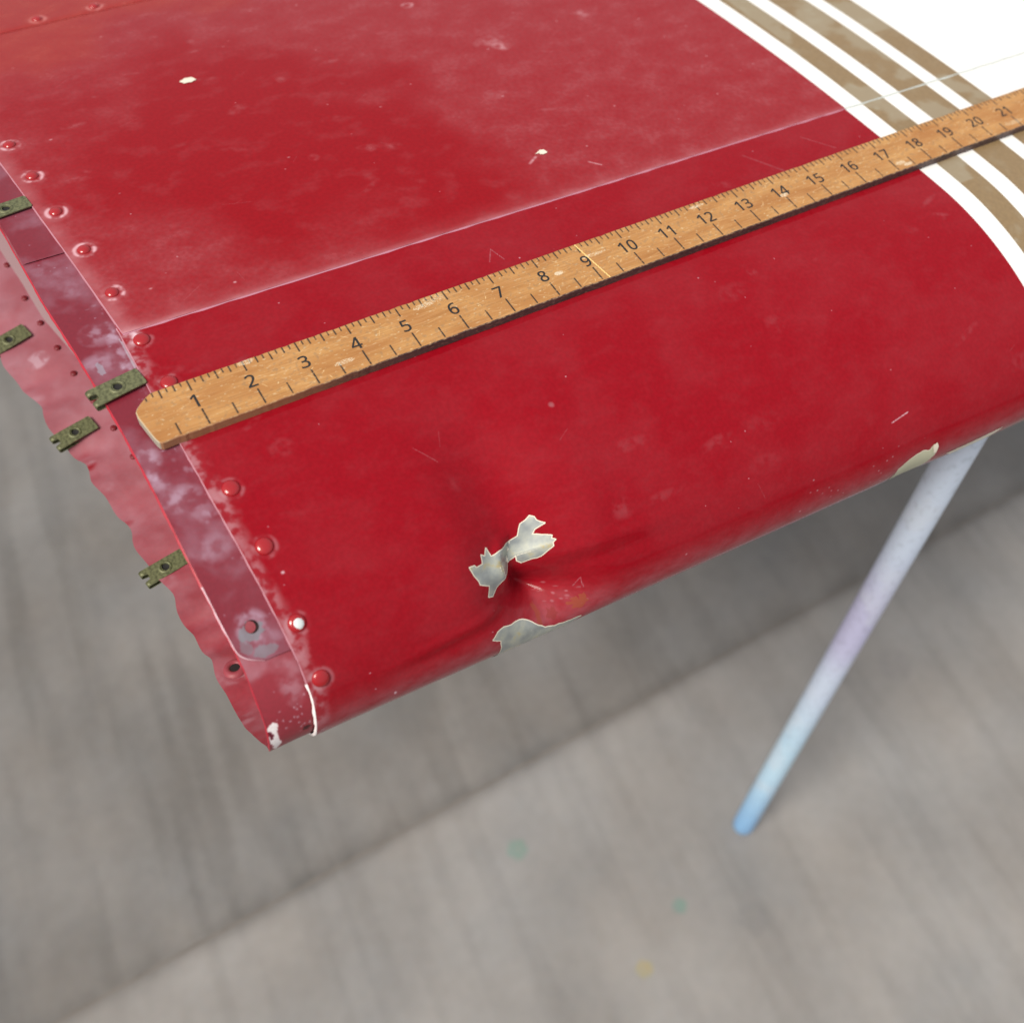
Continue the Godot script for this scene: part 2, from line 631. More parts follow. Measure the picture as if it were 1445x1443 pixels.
	var chip := ragged([Vector2(3.93, 5.14), Vector2(4.06, 5.04), Vector2(4.21, 5.04), Vector2(4.37, 5.12), Vector2(4.57, 5.17), Vector2(4.71, 5.27), Vector2(4.86, 5.44), Vector2(5.05, 5.62), Vector2(5.25, 5.68), Vector2(5.52, 5.68), Vector2(5.80, 5.68), Vector2(5.62, 5.80), Vector2(5.30, 5.95), Vector2(4.96, 6.2), Vector2(4.45, 6.3), Vector2(4.0, 6.1), Vector2(4.09, 5.52), Vector2(4.09, 5.26)], 0.010, 5)
	var cm := part("bare_metal_patch", patch(chip, 0.08, 0.012), metal, front_skin, "bare metal patch on the lip below the dent")
	part("paint_rim", patch(grown(chip, 0.016), 0.08, 0.009), rim, cm)
	var primer := mat_plain(Color(0.72, 0.72, 0.62), 0.7)
	var notch := ragged([Vector2(13.40, 5.75), Vector2(13.45, 5.35), Vector2(13.75, 5.18), Vector2(14.06, 5.10), Vector2(14.26, 5.17), Vector2(14.35, 5.06), Vector2(14.45, 5.12), Vector2(14.46, 5.4), Vector2(14.36, 5.8), Vector2(13.9, 6.1), Vector2(13.5, 6.1)], 0.012, 8)
	var nm := part("primer_patch", patch(notch, 0.09, 0.012), primer, front_skin, "yellowish primer showing where the leading edge is chipped")
	part("paint_rim", patch(grown(notch, 0.02), 0.09, 0.009), rim, nm)
	part("paint_rim", patch(ragged([Vector2(14.31, 5.05), Vector2(14.40, 5.00), Vector2(14.47, 5.13), Vector2(14.46, 5.30), Vector2(14.37, 5.26)], 0.01, 2), 0.06, 0.03), rim, nm)
	part("paint_rim", patch(ragged([Vector2(14.9, 5.55), Vector2(15.8, 5.50), Vector2(16.5, 5.44), Vector2(16.3, 5.7), Vector2(15.2, 5.8)], 0.01, 2), 0.1, 0.012), rim, nm)
	# small chips down to white
	var chips := [[4.47, -10.28, 0.17, 0.12, 0.04], [10.18, -4.41, 0.095, 0.085, 0.04]]
	for c in chips:
		part("paint_chip", patch(blob(Vector2(c[0], c[1]), c[2], c[3], int(c[0] * 10.0), 14, 0.2), 0.12, c[4]), rim, rear_skin, "white chip through the red paint")
	part("paint_chip", patch(PackedVector2Array([Vector2(9.98, -4.40), Vector2(10.10, -4.47), Vector2(10.12, -4.41)]), 0.2, 0.04), rim, rear_skin)
	# --- inside: end rib and rear spar
	part("end_rib", closing_plate(0.85, -17.9), mat_plain(Color(0.42, 0.46, 0.36), 0.7), wing)
	part("tip_rib", closing_plate(SPAN - 0.1, -17.9), mat_plain(Color(0.42, 0.46, 0.36), 0.7), wing)
	var sp := SurfaceTool.new()
	sp.begin(Mesh.PRIMITIVE_TRIANGLES)
	var s_low := 2.0 * arc_nose + 17.95
	var q: Array = [surf(0.85, -17.95), surf(SPAN - 0.1, -17.95), surf(SPAN - 0.1, s_low), surf(0.85, s_low)]
	for i: int in [0, 2, 1, 0, 3, 2]:
		sp.add_vertex(wpos(q[i]))
	sp.generate_normals()
	part("rear_spar", sp.commit(), mat_plain(Color(0.42, 0.46, 0.36), 0.7), wing)


func seam_ribbon(xa: float, xb: float) -> ArrayMesh:
	var st := SurfaceTool.new()
	st.begin(Mesh.PRIMITIVE_TRIANGLES)
	var xs := steps(xa, xb, 0.25)
	for x: float in xs:
		var wob := 0.012 * sin(x * 7.0) + 0.008 * sin(x * 17.0)
		st.set_uv(Vector2(x, 0))
		st.add_vertex(wpos(surf(x, -3.012 + wob * 0.6, 0.0256)))
		st.set_uv(Vector2(x, 1))
		st.add_vertex(wpos(surf(x, -2.978 + wob * 0.6, 0.006)))
	for j in xs.size() - 1:
		var k := j * 2
		for n: int in [k, k + 2, k + 1, k + 1, k + 2, k + 3]:
			st.add_index(n)
	st.generate_normals()
	return st.commit()


func closing_plate(x: float, s0: float) -> ArrayMesh:
	var st := SurfaceTool.new()
	st.begin(Mesh.PRIMITIVE_TRIANGLES)
	var ss := joined_steps([[s0, 0.0, 1.0], [0.0, arc_nose - 0.1, 0.2]])
	for i in ss.size() - 1:
		var a := surf(x, ss[i], -0.1)
		var b := surf(x, ss[i + 1], -0.1)
		var c := surf(x, 2.0 * arc_nose - ss[i], -0.1)
		var d := surf(x, 2.0 * arc_nose - ss[i + 1], -0.1)
		for v: Vector3 in [a, b, c, b, d, c]:
			st.add_vertex(wpos(v))
	st.generate_normals()
	return st.commit()


func fill_noise(amount: float, low: PackedByteArray, cut: float, span := 0.45) -> void:
	for i in mw * mh:
		grime_sheen[i] = clampf(grime_sheen[i] + amount * smoothstep(cut, cut + span, low[i] / 255.0), 0.0, 1.0)


func front_paint() -> Array:
	map_begin(-0.4, -3.4, 19.0, 10.0, 62.0)
	fill_noise(0.010, field(mw, mh, 0.006, 11, 5), 0.3)
	fill_noise(0.006, field(mw, mh, 0.03, 13, 5, Vector2(2, 1)), 0.4)
	fill_noise(0.007, field(mw, mh, 0.06, 12, 4, Vector2(1.5, 1)), 0.5)
	var sheen_noise := field(mw, mh, 0.05, 14, 5, Vector2(1.5, 1))
	for j in mh:
		var s := j / mres + ms
		var band := smoothstep(4.75, 5.5, s) * 0.10  # pale grazing reflection along the leading edge, put into the colour
		if band > 0.0:
			for i in mw:
				grime_sheen[j * mw + i] += band * (0.3 + 1.2 * sheen_noise[j * mw + i] / 255.0)
	# along the left edge and round the rivets
	for k in 90:
		var s := -3.2 + k * 0.1
		smudge(lookup(FRONT_EDGE, s) + 0.05, s, rng.randf_range(0.12, 0.32), 0.35, rng.randf_range(0.01, 0.055))
	for p: Vector2 in [Vector2(0.70, -2.74), Vector2(0.76, -1.58), Vector2(0.83, 0.91), Vector2(0.90, 2.05), Vector2(0.88, 4.40), Vector2(0.86, 3.4)]:
		smudge(p.x, p.y, 0.18, 0.18, 0.10, 0.3)
	for k in 14:
		smudge(0.6 + rng.randf_range(-0.05, 0.12), -3.0 + rng.randf_range(0, 0.3), 0.12, 0.12, 0.12)
	# specks and fine scratches
	for k in 50:
		var r := rng.randf_range(0.008, 0.018)
		smudge(rng.randf_range(0.8, 17.3), rng.randf_range(-2.8, 5.2), r * 1.3, r, rng.randf_range(0.25, 0.9))
	for k in 5:
		var a := Vector2(rng.randf_range(1.0, 17.0), rng.randf_range(-2.8, 5.2))
		scratch(a, a + Vector2(rng.randf_range(-0.35, 0.35), rng.randf_range(-0.35, 0.35)), 0.011, 0.10)
	for k in 30:
		smudge(rng.randf_range(0.8, 17.3), rng.randf_range(-2.8, 4.6), rng.randf_range(0.1, 0.6), rng.randf_range(0.05, 0.25), rng.randf_range(0.008, 0.03), 0.0, rng.randf_range(-0.5, 0.5))
	scratch(Vector2(3.9, 1.35), Vector2(4.2, 1.72), 0.013, 0.16)
	scratch(Vector2(7.35, -1.95), Vector2(7.55, -2.25), 0.013, 0.3)
	scratch(Vector2(7.55, -2.25), Vector2(7.65, -1.9), 0.013, 0.3)
	scratch(Vector2(13.25, 4.18), Vector2(13.7, 4.1), 0.018, 0.8)
	scratch(Vector2(14.2, -2.6), Vector2(14.9, -1.6), 0.04, 0.03)
	scratch(Vector2(15.9, -2.6), Vector2(16.4, -2.0), 0.015, 0.2)
	scratch(Vector2(5.75, 4.95), Vector2(5.9, 4.75), 0.011, 0.35)
	scratch(Vector2(5.9, 4.75), Vector2(5.92, 5.0), 0.011, 0.35)
	smudge(6.6, -0.4 + 1.9, 0.07, 0.07, 0.10)
	smudge(2.0, 5.35, 0.03, 0.05, 0.9)
	smudge(0.98, 2.55, 0.035, 0.03, 0.9)
	for k in 16:
		smudge(5.45 + rng.randf_range(-0.5, 0.5), 5.1 + rng.randf_range(-0.3, 0.35), rng.randf_range(0.02, 0.07), rng.randf_range(0.01, 0.04), rng.randf_range(0.05, 0.2))
	for k in 20:
		smudge(11.8 + rng.randf_range(-1.2, 1.6), 5.0 + rng.randf_range(-0.4, 0.5), 0.03, 0.02, rng.randf_range(0.1, 0.4))
	var maps := map_end(Color(0.530, 0.040, 0.095), Color(0.80, 0.68, 0.72), field(mw, mh, 0.15, 31, 2), 0.10, 0.55)
	var tan := Color(0.56, 0.27, 0.20)
	blot(maps[0], blob(Vector2(5.75, 5.32), 0.16, 0.10, 21, 17, 0.5), tan, 0.9, 1)
	blot(maps[0], blob(Vector2(5.86, 5.22), 0.06, 0.09, 22, 13, 0.5), tan, 0.9, 2)
	blot(maps[0], blob(Vector2(4.98, 5.36), 0.05, 0.22, 23, 13, 0.4), tan, 0.7, 3)
	blot(maps[0], blob(Vector2(5.25, 5.45), 0.10, 0.10, 24, 15, 0.5), Color(0.50, 0.20, 0.19), 0.6, 4)
	return maps


func rear_paint() -> Array:
	map_begin(-1.6, -16.4, 20.0, 13.5, 56.0)
	var low := field(mw, mh, 0.004, 41, 4)
	var mid := field(mw, mh, 0.022, 42, 6, Vector2(1.4, 1))
	var fine := field(mw, mh, 0.12, 43, 4)
	for j in mh:
		var s := j / mres + ms
		var seam := smoothstep(-3.75, -3.02, s)
		for i in mw:
			var x := i / mres + mx
			var n := low[j * mw + i] / 255.0
			var m := mid[j * mw + i] / 255.0
			# hazy dull bloom, partly reflection painted in; a darker reflected oval towards the left
			var oval := Vector2((x - 4.6 - (s + 8.0) * 0.45) / 4.2, (s + 7.2) / 4.6).length()
			var g := (0.004 + 0.058 * smoothstep(0.55, 1.35, oval + (n - 0.5) * 0.9)) * (0.55 + 0.9 * m)
			g += 0.022 * smoothstep(0.55, 0.85, m)
			g *= 0.6 + 0.8 * fine[j * mw + i] / 255.0
			g += (0.20 * seam * seam + 0.65 * pow(smoothstep(-3.22, -3.0, s), 2.0)) * (0.30 - 0.010 * x) * (0.5 + m)
			var e := x - lookup(REAR_EDGE, s) if x < 2.0 else 9.0
			g += 0.17 * smoothstep(0.4, 0.0, e) * (0.4 + m)
			grime_sheen[j * mw + i] = g
	for p: Vector2 in [Vector2(0.30, -9.52), Vector2(0.39, -8.19), Vector2(0.45, -6.82), Vector2(0.57, -5.46), Vector2(0.64, -4.09), Vector2(2.39, -15.07), Vector2(3.80, -15.05), Vector2(5.2, -15.05)]:
		smudge(p.x, p.y, 0.185, 0.185, 0.62, 0.30)
		smudge(p.x, p.y, 0.34, 0.34, 0.10)
	for k in 60:
		smudge(rng.randf_range(1.0, 17.0), rng.randf_range(-15, -3.4), rng.randf_range(0.08, 0.5), rng.randf_range(0.04, 0.18), rng.randf_range(0.01, 0.06), 0.0, rng.randf_range(-0.6, 0.6))
	for k in 60:
		var r := rng.randf_range(0.012, 0.03)
		smudge(rng.randf_range(0.8, 17.0), rng.randf_range(-15, -3.2), r * 1.4, r, rng.randf_range(0.2, 0.7))
	for k in 30:
		var a := Vector2(rng.randf_range(1.0, 17.0), rng.randf_range(-14, -3.4))
		scratch(a, a + Vector2(rng.randf_range(-0.6, 0.6), rng.randf_range(-0.3, 0.3)), 0.014, 0.08)
	smudge(11.6, -8.4, 0.25, 0.16, 0.28, 0.0, 0.7)
	smudge(11.5, -8.7, 0.5, 0.3, 0.14)
	smudge(10.6, -11.2, 0.14, 0.10, 0.35, 0.5)
	smudge(14.3, -8.9, 0.3, 0.2, 0.16)
	scratch(Vector2(9.7, -4.2), Vector2(9.95, -4.35), 0.04, 0.3)
	scratch(Vector2(10.9, -3.75), Vector2(11.1, -3.55), 0.025, 0.5)
	var maps := map_end(Color(0.530, 0.038, 0.082), Color(0.78, 0.60, 0.63), field(mw, mh, 0.15, 32, 2), 0.22, 0.6)
	# a warm reflection painted in tan across the far left
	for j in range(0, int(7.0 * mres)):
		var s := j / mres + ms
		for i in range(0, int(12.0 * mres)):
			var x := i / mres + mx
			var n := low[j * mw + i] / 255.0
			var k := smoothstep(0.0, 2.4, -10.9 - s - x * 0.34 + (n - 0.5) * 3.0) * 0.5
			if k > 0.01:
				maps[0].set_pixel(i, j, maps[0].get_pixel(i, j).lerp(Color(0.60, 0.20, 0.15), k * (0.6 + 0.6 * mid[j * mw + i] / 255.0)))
	return maps


func gold_paint() -> Array:
	map_begin(0.0, 0.0, 11.1, 11.1, 40.0)
	fill_noise(0.75, field(mw, mh, 0.010, 51, 4), 0.54, 0.12)
	fill_noise(0.25, field(mw, mh, 0.04, 52, 3), 0.5)
	for k in 50:
		var r := rng.randf_range(0.02, 0.09)
		smudge(rng.randf_range(0, 11), rng.randf_range(0, 11), r * 1.5, r, rng.randf_range(0.3, 0.9))
	return map_end(Color(0.51, 0.425, 0.30), Color(0.57, 0.525, 0.44), field(mw, mh, 0.2, 53, 2), 0.4, 0.55)


# ------------------------------------------------------------------ flanges at the open wing end

func build_flanges() -> void:
	# worn, chalky red paint, mapped over (span, arc)
	map_begin(-3.0, -16.0, 4.4, 41.0, 44.0)
	var low := field(mw, mh, 0.012, 61, 5)
	var mid := field(mw, mh, 0.05, 62, 4)
	for j in mh:
		var s := j / mres + ms
		for i in mw:
			var n := low[j * mw + i] / 255.0
			var m := mid[j * mw + i] / 255.0
			var g := 0.10 + 0.30 * smoothstep(0.35, 0.75, n) * (0.5 + m)
			if s > 5.6:
				g = 0.07 + 0.22 * smoothstep(0.25, 0.8, n) + 0.10 * m + 0.24 * smoothstep(8.0, 17.0, s)
			grime_sheen[j * mw + i] = g
	for a in [[-0.1, -2.4, 0.35, 0.35, 0.5], [0.1, -2.9, 0.28, 0.3, 0.35], [0.25, -2.2, 0.15, 0.8, 0.5], [0.3, -3.2, 0.12, 0.6, 0.5], [-0.1, 0.9, 0.28, 0.32, 0.55], [0.3, 1.2, 0.3, 0.35, 0.3], [0.1, 1.0, 0.35, 0.3, 0.4], [-0.2, 0.55, 0.1, 0.12, 0.6], [0.1, 2.0, 0.4, 0.3, 0.3], [-0.05, -0.3, 0.25, 0.3, 0.35], [0.4, 4.3, 0.25, 0.5, 0.25]]:
		smudge(a[0], a[1], a[2], a[3], a[4])
	for k in 46:
		var r := rng.randf_range(0.012, 0.026)
		smudge(rng.randf_range(-0.3, 0.55), rng.randf_range(-5.0, 5.4), r, r, rng.randf_range(0.4, 1.0))
	for k in 14:
		smudge(rng.randf_range(0.05, 0.5), 4.95 + rng.randf_range(-0.25, 0.3), 0.022, 0.03, 0.9)
	for k in 26:   # scuffs at the lower flange's edge
		var s := rng.randf_range(6.0, 19.0)
		smudge(lookup(LOWER_EDGE, s) + 0.1, s, 0.2, 0.12, rng.randf_range(-0.2, 0.2))
	smudge(-0.85, 18.2, 0.32, 0.22, 0.7, 0.0, 0.4)
	smudge(0.0, 9.0, 0.45, 0.3, 0.3)
	var maps := map_end(Color(0.52, 0.045, 0.11), Color(0.68, 0.52, 0.57), field(mw, mh, 0.2, 63, 2), 0.4, 0.62)
	blot(maps[0], ragged([Vector2(-0.22, 4.95), Vector2(-0.06, 4.85), Vector2(0.0, 4.93), Vector2(-0.06, 5.12), Vector2(-0.04, 5.5), Vector2(-0.15, 5.8), Vector2(-0.2, 5.4)], 0.02, 4), Color(0.93, 0.92, 0.92), 1.0, 6)
	blot(maps[0], blob(Vector2(-0.17, 5.12), 0.03, 0.1, 6, 9, 0.3), Color(0.35, 0.05, 0.12), 1.0, 6)
	blot(maps[0], blob(Vector2(0.42, 5.35), 0.08, 0.06, 9, 9, 0.3), Color(0.25, 0.03, 0.06), 1.0, 6)
	blot(maps[0], blob(Vector2(-0.17, 2.03), 0.05, 0.06, 9, 9, 0.3), Color(0.70, 0.70, 0.70), 1.0, 6)
	var chalky := painted(maps, 0.4)
	var fx := mx
	var fs := ms
	var fw := mw / mres
	var fh := mh / mres
	var uv := func(x, s): return Vector2((x - fx) / fw, (s - fs) / fh)
	# doubler: greyer, bare in places
	map_begin(-1.6, -16.0, 2.6, 20.2, 48.0)
	low = field(mw, mh, 0.010, 71, 5)
	mid = field(mw, mh, 0.04, 72, 4)
	for j in mh:
		var s := j / mres + ms
		for i in mw:
			var x := i / mres + mx
			var n := low[j * mw + i] / 255.0
			var m := mid[j * mw + i] / 255.0
			var right := smoothstep(0.45, 0.0, lookup(FRONT_EDGE if s > -3.0 else REAR_EDGE, s) - x)
			grime_sheen[j * mw + i] = 0.05 + 0.22 * smoothstep(0.4, 0.7, n) * (0.3 + m) + 0.10 * right * m
	for a in [[-0.15, -2.55, 0.38, 0.28, 0.30], [0.08, -3.25, 0.4, 0.35, 0.32], [0.25, -2.5, 0.16, 0.9, 0.4], [0.05, -4.6, 0.35, 0.4, 0.12], [-0.25, -5.2, 0.3, 0.5, 0.12], [0.05, 0.75, 0.42, 0.3, 0.38], [-0.14, 0.35, 0.25, 0.2, 0.3], [0.25, 1.05, 0.3, 0.28, 0.2], [-0.2, 0.15, 0.12, 0.14, 0.5], [0.1, 1.75, 0.4, 0.3, 0.22], [0.2, 3.15, 0.30, 0.34, 0.28], [0.25, 3.5, 0.4, 0.25, 0.25], [-0.12, -0.2, 0.22, 0.35, 0.4]]:
		smudge(a[0], a[1], a[2], a[3], a[4])
	for k in 60:
		smudge(rng.randf_range(0.1, 0.5), rng.randf_range(-4, 1.5), rng.randf_range(0.02, 0.07), rng.randf_range(0.02, 0.09), rng.randf_range(0.05, 0.25))
	for k in 40:
		var r := rng.randf_range(0.010, 0.022)
		smudge(rng.randf_range(-0.3, 0.55), rng.randf_range(-8.0, 3.5), r, r, rng.randf_range(0.3, 0.9))
	smudge(0.20, 3.18, 0.21, 0.21, 0.25, 0.5)
	var dmaps := map_end(Color(0.44, 0.055, 0.12), Color(0.62, 0.50, 0.57), field(mw, mh, 0.2, 73, 2), 0.38, 0.6)
	var grey := Color(0.46, 0.46, 0.49)
	blot(dmaps[0], blob(Vector2(0.15, 3.24), 0.20, 0.16, 31, 19, 0.25), grey, 0.9, 7)
	blot(dmaps[0], blob(Vector2(0.22, 3.62), 0.20, 0.10, 33, 15, 0.3), grey, 0.7, 7)
	blot(dmaps[0], blob(Vector2(-0.02, 3.45), 0.10, 0.12, 34, 11, 0.3), grey, 0.6, 7)
	blot(dmaps[0], blob(Vector2(-0.17, -2.42), 0.06, 0.16, 35, 13, 0.3), Color(0.55, 0.53, 0.58), 0.8, 7)
	blot(dmaps[0], blob(Vector2(0.40, -2.55), 0.05, 0.55, 36, 21, 0.35), Color(0.66, 0.68, 0.72), 0.7, 8)
	var dull := painted(dmaps, 0.4)
	var dx := mx
	var ds := ms
	var dw := mw / mres
	var dh := mh / mres
	var uvd := func(x, s): return Vector2((x - dx) / dw, (s - ds) / dh)
	var left := func(s): return lookup(FLANGE_EDGE, s) if s < 5.45 else lookup(LOWER_EDGE, s) + smoothstep(8.0, 10.0, s) * (0.05 * sin(s * 3.4) + 0.035 * sin(s * 6.7 + 1.0))
	var under := func(_s): return 1.1
	# upper flange with the hole, then round the nose into the lower flange
	var hole_c := Vector2(0.20, 3.18)
	var hs := 0.16
	var wave := func(x, s) -> float:
		var e: float = x - left.call(s)
		var w := smoothstep(1.1, 0.0, e)
		if s < 6.0:
			return -0.068 - 0.02 * (1.0 - w)
		return -0.07 + smoothstep(6.5, 8.5, s) * w * (0.20 * absf(sin(s * 1.7 + 0.4 * sin(s))) + 0.10 * absf(sin(s * 3.9 + 1.0)) + 0.03 * sin(s * 9.0) - 0.14)
	flange_wave = wave
	var us_flange := [0.0, 0.05, 0.10, 0.16, 0.24, 0.33, 0.44, 0.56, 0.7, 1.0]
	part("upper_flange", hole_sheet(left, 1.1, [-17.8, 6.0], hole_c, hs, wave, uv), chalky, wing, "narrow recessed flange beyond the skin edge")
	part("lower_flange", sheet(left, under, us_flange, joined_steps([[6.0, 20.0, 0.11], [20.0, 28.7, 0.3]]), wave, uv), chalky, wing, "chalky pink lower flange with a wavy edge")
	# bright worn edges of the flanges
	var lip := mat_plain(Color(0.66, 0.13, 0.20), 0.4)
	part("flange_edge", edge_ribbon(left, joined_steps([[-17.8, -5.0, 0.3], [-5.0, 6.0, 0.08]]), -0.064, -0.10, 0.011), lip, wing)
	# doublers lying on the upper flange
	var ddl := func(s): return lookup(FLANGE_EDGE, s) + 0.012 + 0.45 * pow(clampf((s - 3.35) / 0.42, 0.0, 1.0), 3.0) * 0.8
	var ddr := func(_s): return 1.0
	var don := func(_x, _s): return -0.040
	part("doubler", hole_sheet(ddl, 1.0, [-5.62, 3.76], hole_c, hs, don, uvd), dull, wing, "worn doubler strip with a rounded end and a bolt hole")
	part("doubler", sheet(func(s): return lookup(FLANGE_EDGE, s) + 0.03, ddr, us_flange, joined_steps([[-17.8, -5.6, 0.25]]), func(_x, _s): return -0.018, uvd), dull, wing)
	var whitish := mat_plain(Color(0.80, 0.66, 0.70), 0.5)
	part("doubler_edge", edge_ribbon(ddl, joined_steps([[-5.6, 3.3, 0.1], [3.3, 3.76, 0.03]]), -0.037, -0.062, 0.010), lip, wing)
	part("doubler_edge", edge_ribbon(ddl, joined_steps([[2.3, 3.3, 0.06], [3.3, 3.76, 0.03]]), -0.034, -0.060, 0.016), whitish, wing)
	var end_st := SurfaceTool.new()
	end_st.begin(Mesh.PRIMITIVE_TRIANGLES)
	var e0: float = ddl.call(3.76)
	for v: Vector3 in [surf(e0, 3.76, -0.04), surf(1.0, 3.76, -0.04), surf(e0, 3.765, -0.068), surf(1.0, 3.76, -0.04), surf(1.0, 3.765, -0.068), surf(e0, 3.765, -0.068)]:
		end_st.add_vertex(wpos(v))
	end_st.generate_normals()
	part("doubler_edge", end_st.commit(), mat_plain(Color(0.30, 0.10, 0.15), 0.6), wing)
	# hole lining
	var lining := part("bolt_hole", lathe([[0.111, -0.001], [0.106, -0.02], [0.10, -0.42]], 20, false), mat_plain(Color(0.20, 0.13, 0.13), 0.6), wing)
	lining.transform = Transform3D(Basis(), -wing.position) * frame_at(hole_c.x, hole_c.y, -0.038)
	# rib flange that shows inside, beside the lower flange
	var rib_edge := [[15.5, 0.75], [17.6, 0.0], [19.2, -0.36], [20.4, -0.45], [25.0, -1.0]]
	part("rib_flange", sheet(func(s): return lookup(rib_edge, s), under, [0.0, 0.3, 1.0], joined_steps([[15.5, 28.4, 0.2]]), func(_x, _s): return -0.16, uv), mat_plain(Color(0.62, 0.50, 0.52), 0.6), wing, "dusty grey pink rib flange inside the open end")
	# small rivet tails on the lower flange
	var tail := lathe([[0.075, -0.01], [0.072, 0.035], [0.05, 0.05]], 10)
	var tail_mat := mat_plain(Color(0.42, 0.05, 0.10), 0.5)
	for p: Vector2 in [Vector2(-0.57, 21.04), Vector2(-0.53, 19.97), Vector2(-0.45, 19.16), Vector2(-0.35, 18.35), Vector2(-0.27, 17.53), Vector2(-0.14, 16.65), Vector2(-0.01, 15.78), Vector2(0.10, 14.90)]:
		var rv := part("rivet", tail, tail_mat, wing)
		rv.transform = Transform3D(Basis(), -wing.position) * frame_at(p.x, p.y, 0.06, 0.0, true)
	var grommet := lathe([[0.24, -0.05], [0.20, 0.0], [0.15, 0.012], [0.10, -0.01], [0.09, -0.06]], 18, false)
	var gm := part("dimpled_hole", grommet, chalky, wing)
	gm.transform = Transform3D(Basis(), -wing.position) * frame_at(0.02, 9.1, 0.13, 0.0, true)
	var dark := part("bolt_hole", lathe([[0.094, 0.0], [0.05, 0.001]], 18), mat_plain(Color(0.10, 0.03, 0.04), 0.8), wing)
	dark.transform = Transform3D(Basis(), -wing.position) * frame_at(0.02, 9.1, 0.115, 0.0, true)


# a flange sheet with a round hole let into a square of its grid
func hole_sheet(left: Callable, x1: float, range_s: Array, c: Vector2, half: float, off: Callable, uv: Callable) -> ArrayMesh:
	var st := SurfaceTool.new()
	st.begin(Mesh.PRIMITIVE_TRIANGLES)
	var ss := joined_steps([[range_s[0], -5.0, 0.35], [-5.0, c.y - half, 0.12]])
	var j_hole := ss.size() - 1
	for deg: float in [-30.0, -15.0, 0.0, 15.0, 30.0]:
		ss.append(c.y + half * tan(deg_to_rad(deg)))
	ss.append(c.y + half)
	var j_end := ss.size() - 1
	var rest := joined_steps([[c.y + half, range_s[1], 0.03]])
	rest.remove_at(0)
	ss += rest
	var rows := []
	var n := 0
	for s: float in ss:
		var a: float = left.call(s)
		var xs: Array = [a, a + 0.02, lerpf(a, c.x - half, 0.5), c.x - half, c.x + half, lerpf(c.x + half, x1, 0.4), x1]
		if a + 0.02 > c.x - half:
			xs = [a, a + 0.004, a + 0.008, a + 0.012, maxf(c.x + half, a + 0.016), lerpf(maxf(c.x + half, a + 0.016), x1, 0.4), x1]
		rows.append(n)
		for x: float in xs:
			st.set_uv(uv.call(x, s))
			st.add_vertex(wpos(surf(x, s, off.call(x, s))))
			n += 1
	for j in ss.size() - 1:
		for i in 6:
			if j >= j_hole and j < j_end and i == 3:
				continue
			var k: int = rows[j] + i
			var l: int = rows[j + 1] + i
			for v: int in [k, k + 1, l, k + 1, l + 1, l]:
				st.add_index(v)
	# from the square to the circle
	var sides := 24
	var r := half * 0.70
	for i in sides:
		var a := TAU * i / sides
		var d := Vector2(cos(a), sin(a))
		var q := c + d * (half / maxf(absf(d.x), absf(d.y)))
		var p := c + d * r
		for v: Vector2 in [q, p]:
			st.set_uv(uv.call(v.x, v.y))
			st.add_vertex(wpos(surf(v.x, v.y, off.call(v.x, v.y))))
	for i in sides:
		var k := n + i * 2
		var l := n + ((i + 1) % sides) * 2
		for v: int in [k, l, k + 1, k + 1, l, l + 1]:
			st.add_index(v)
	st.generate_normals()
	return st.commit()


# ------------------------------------------------------------------ ruler

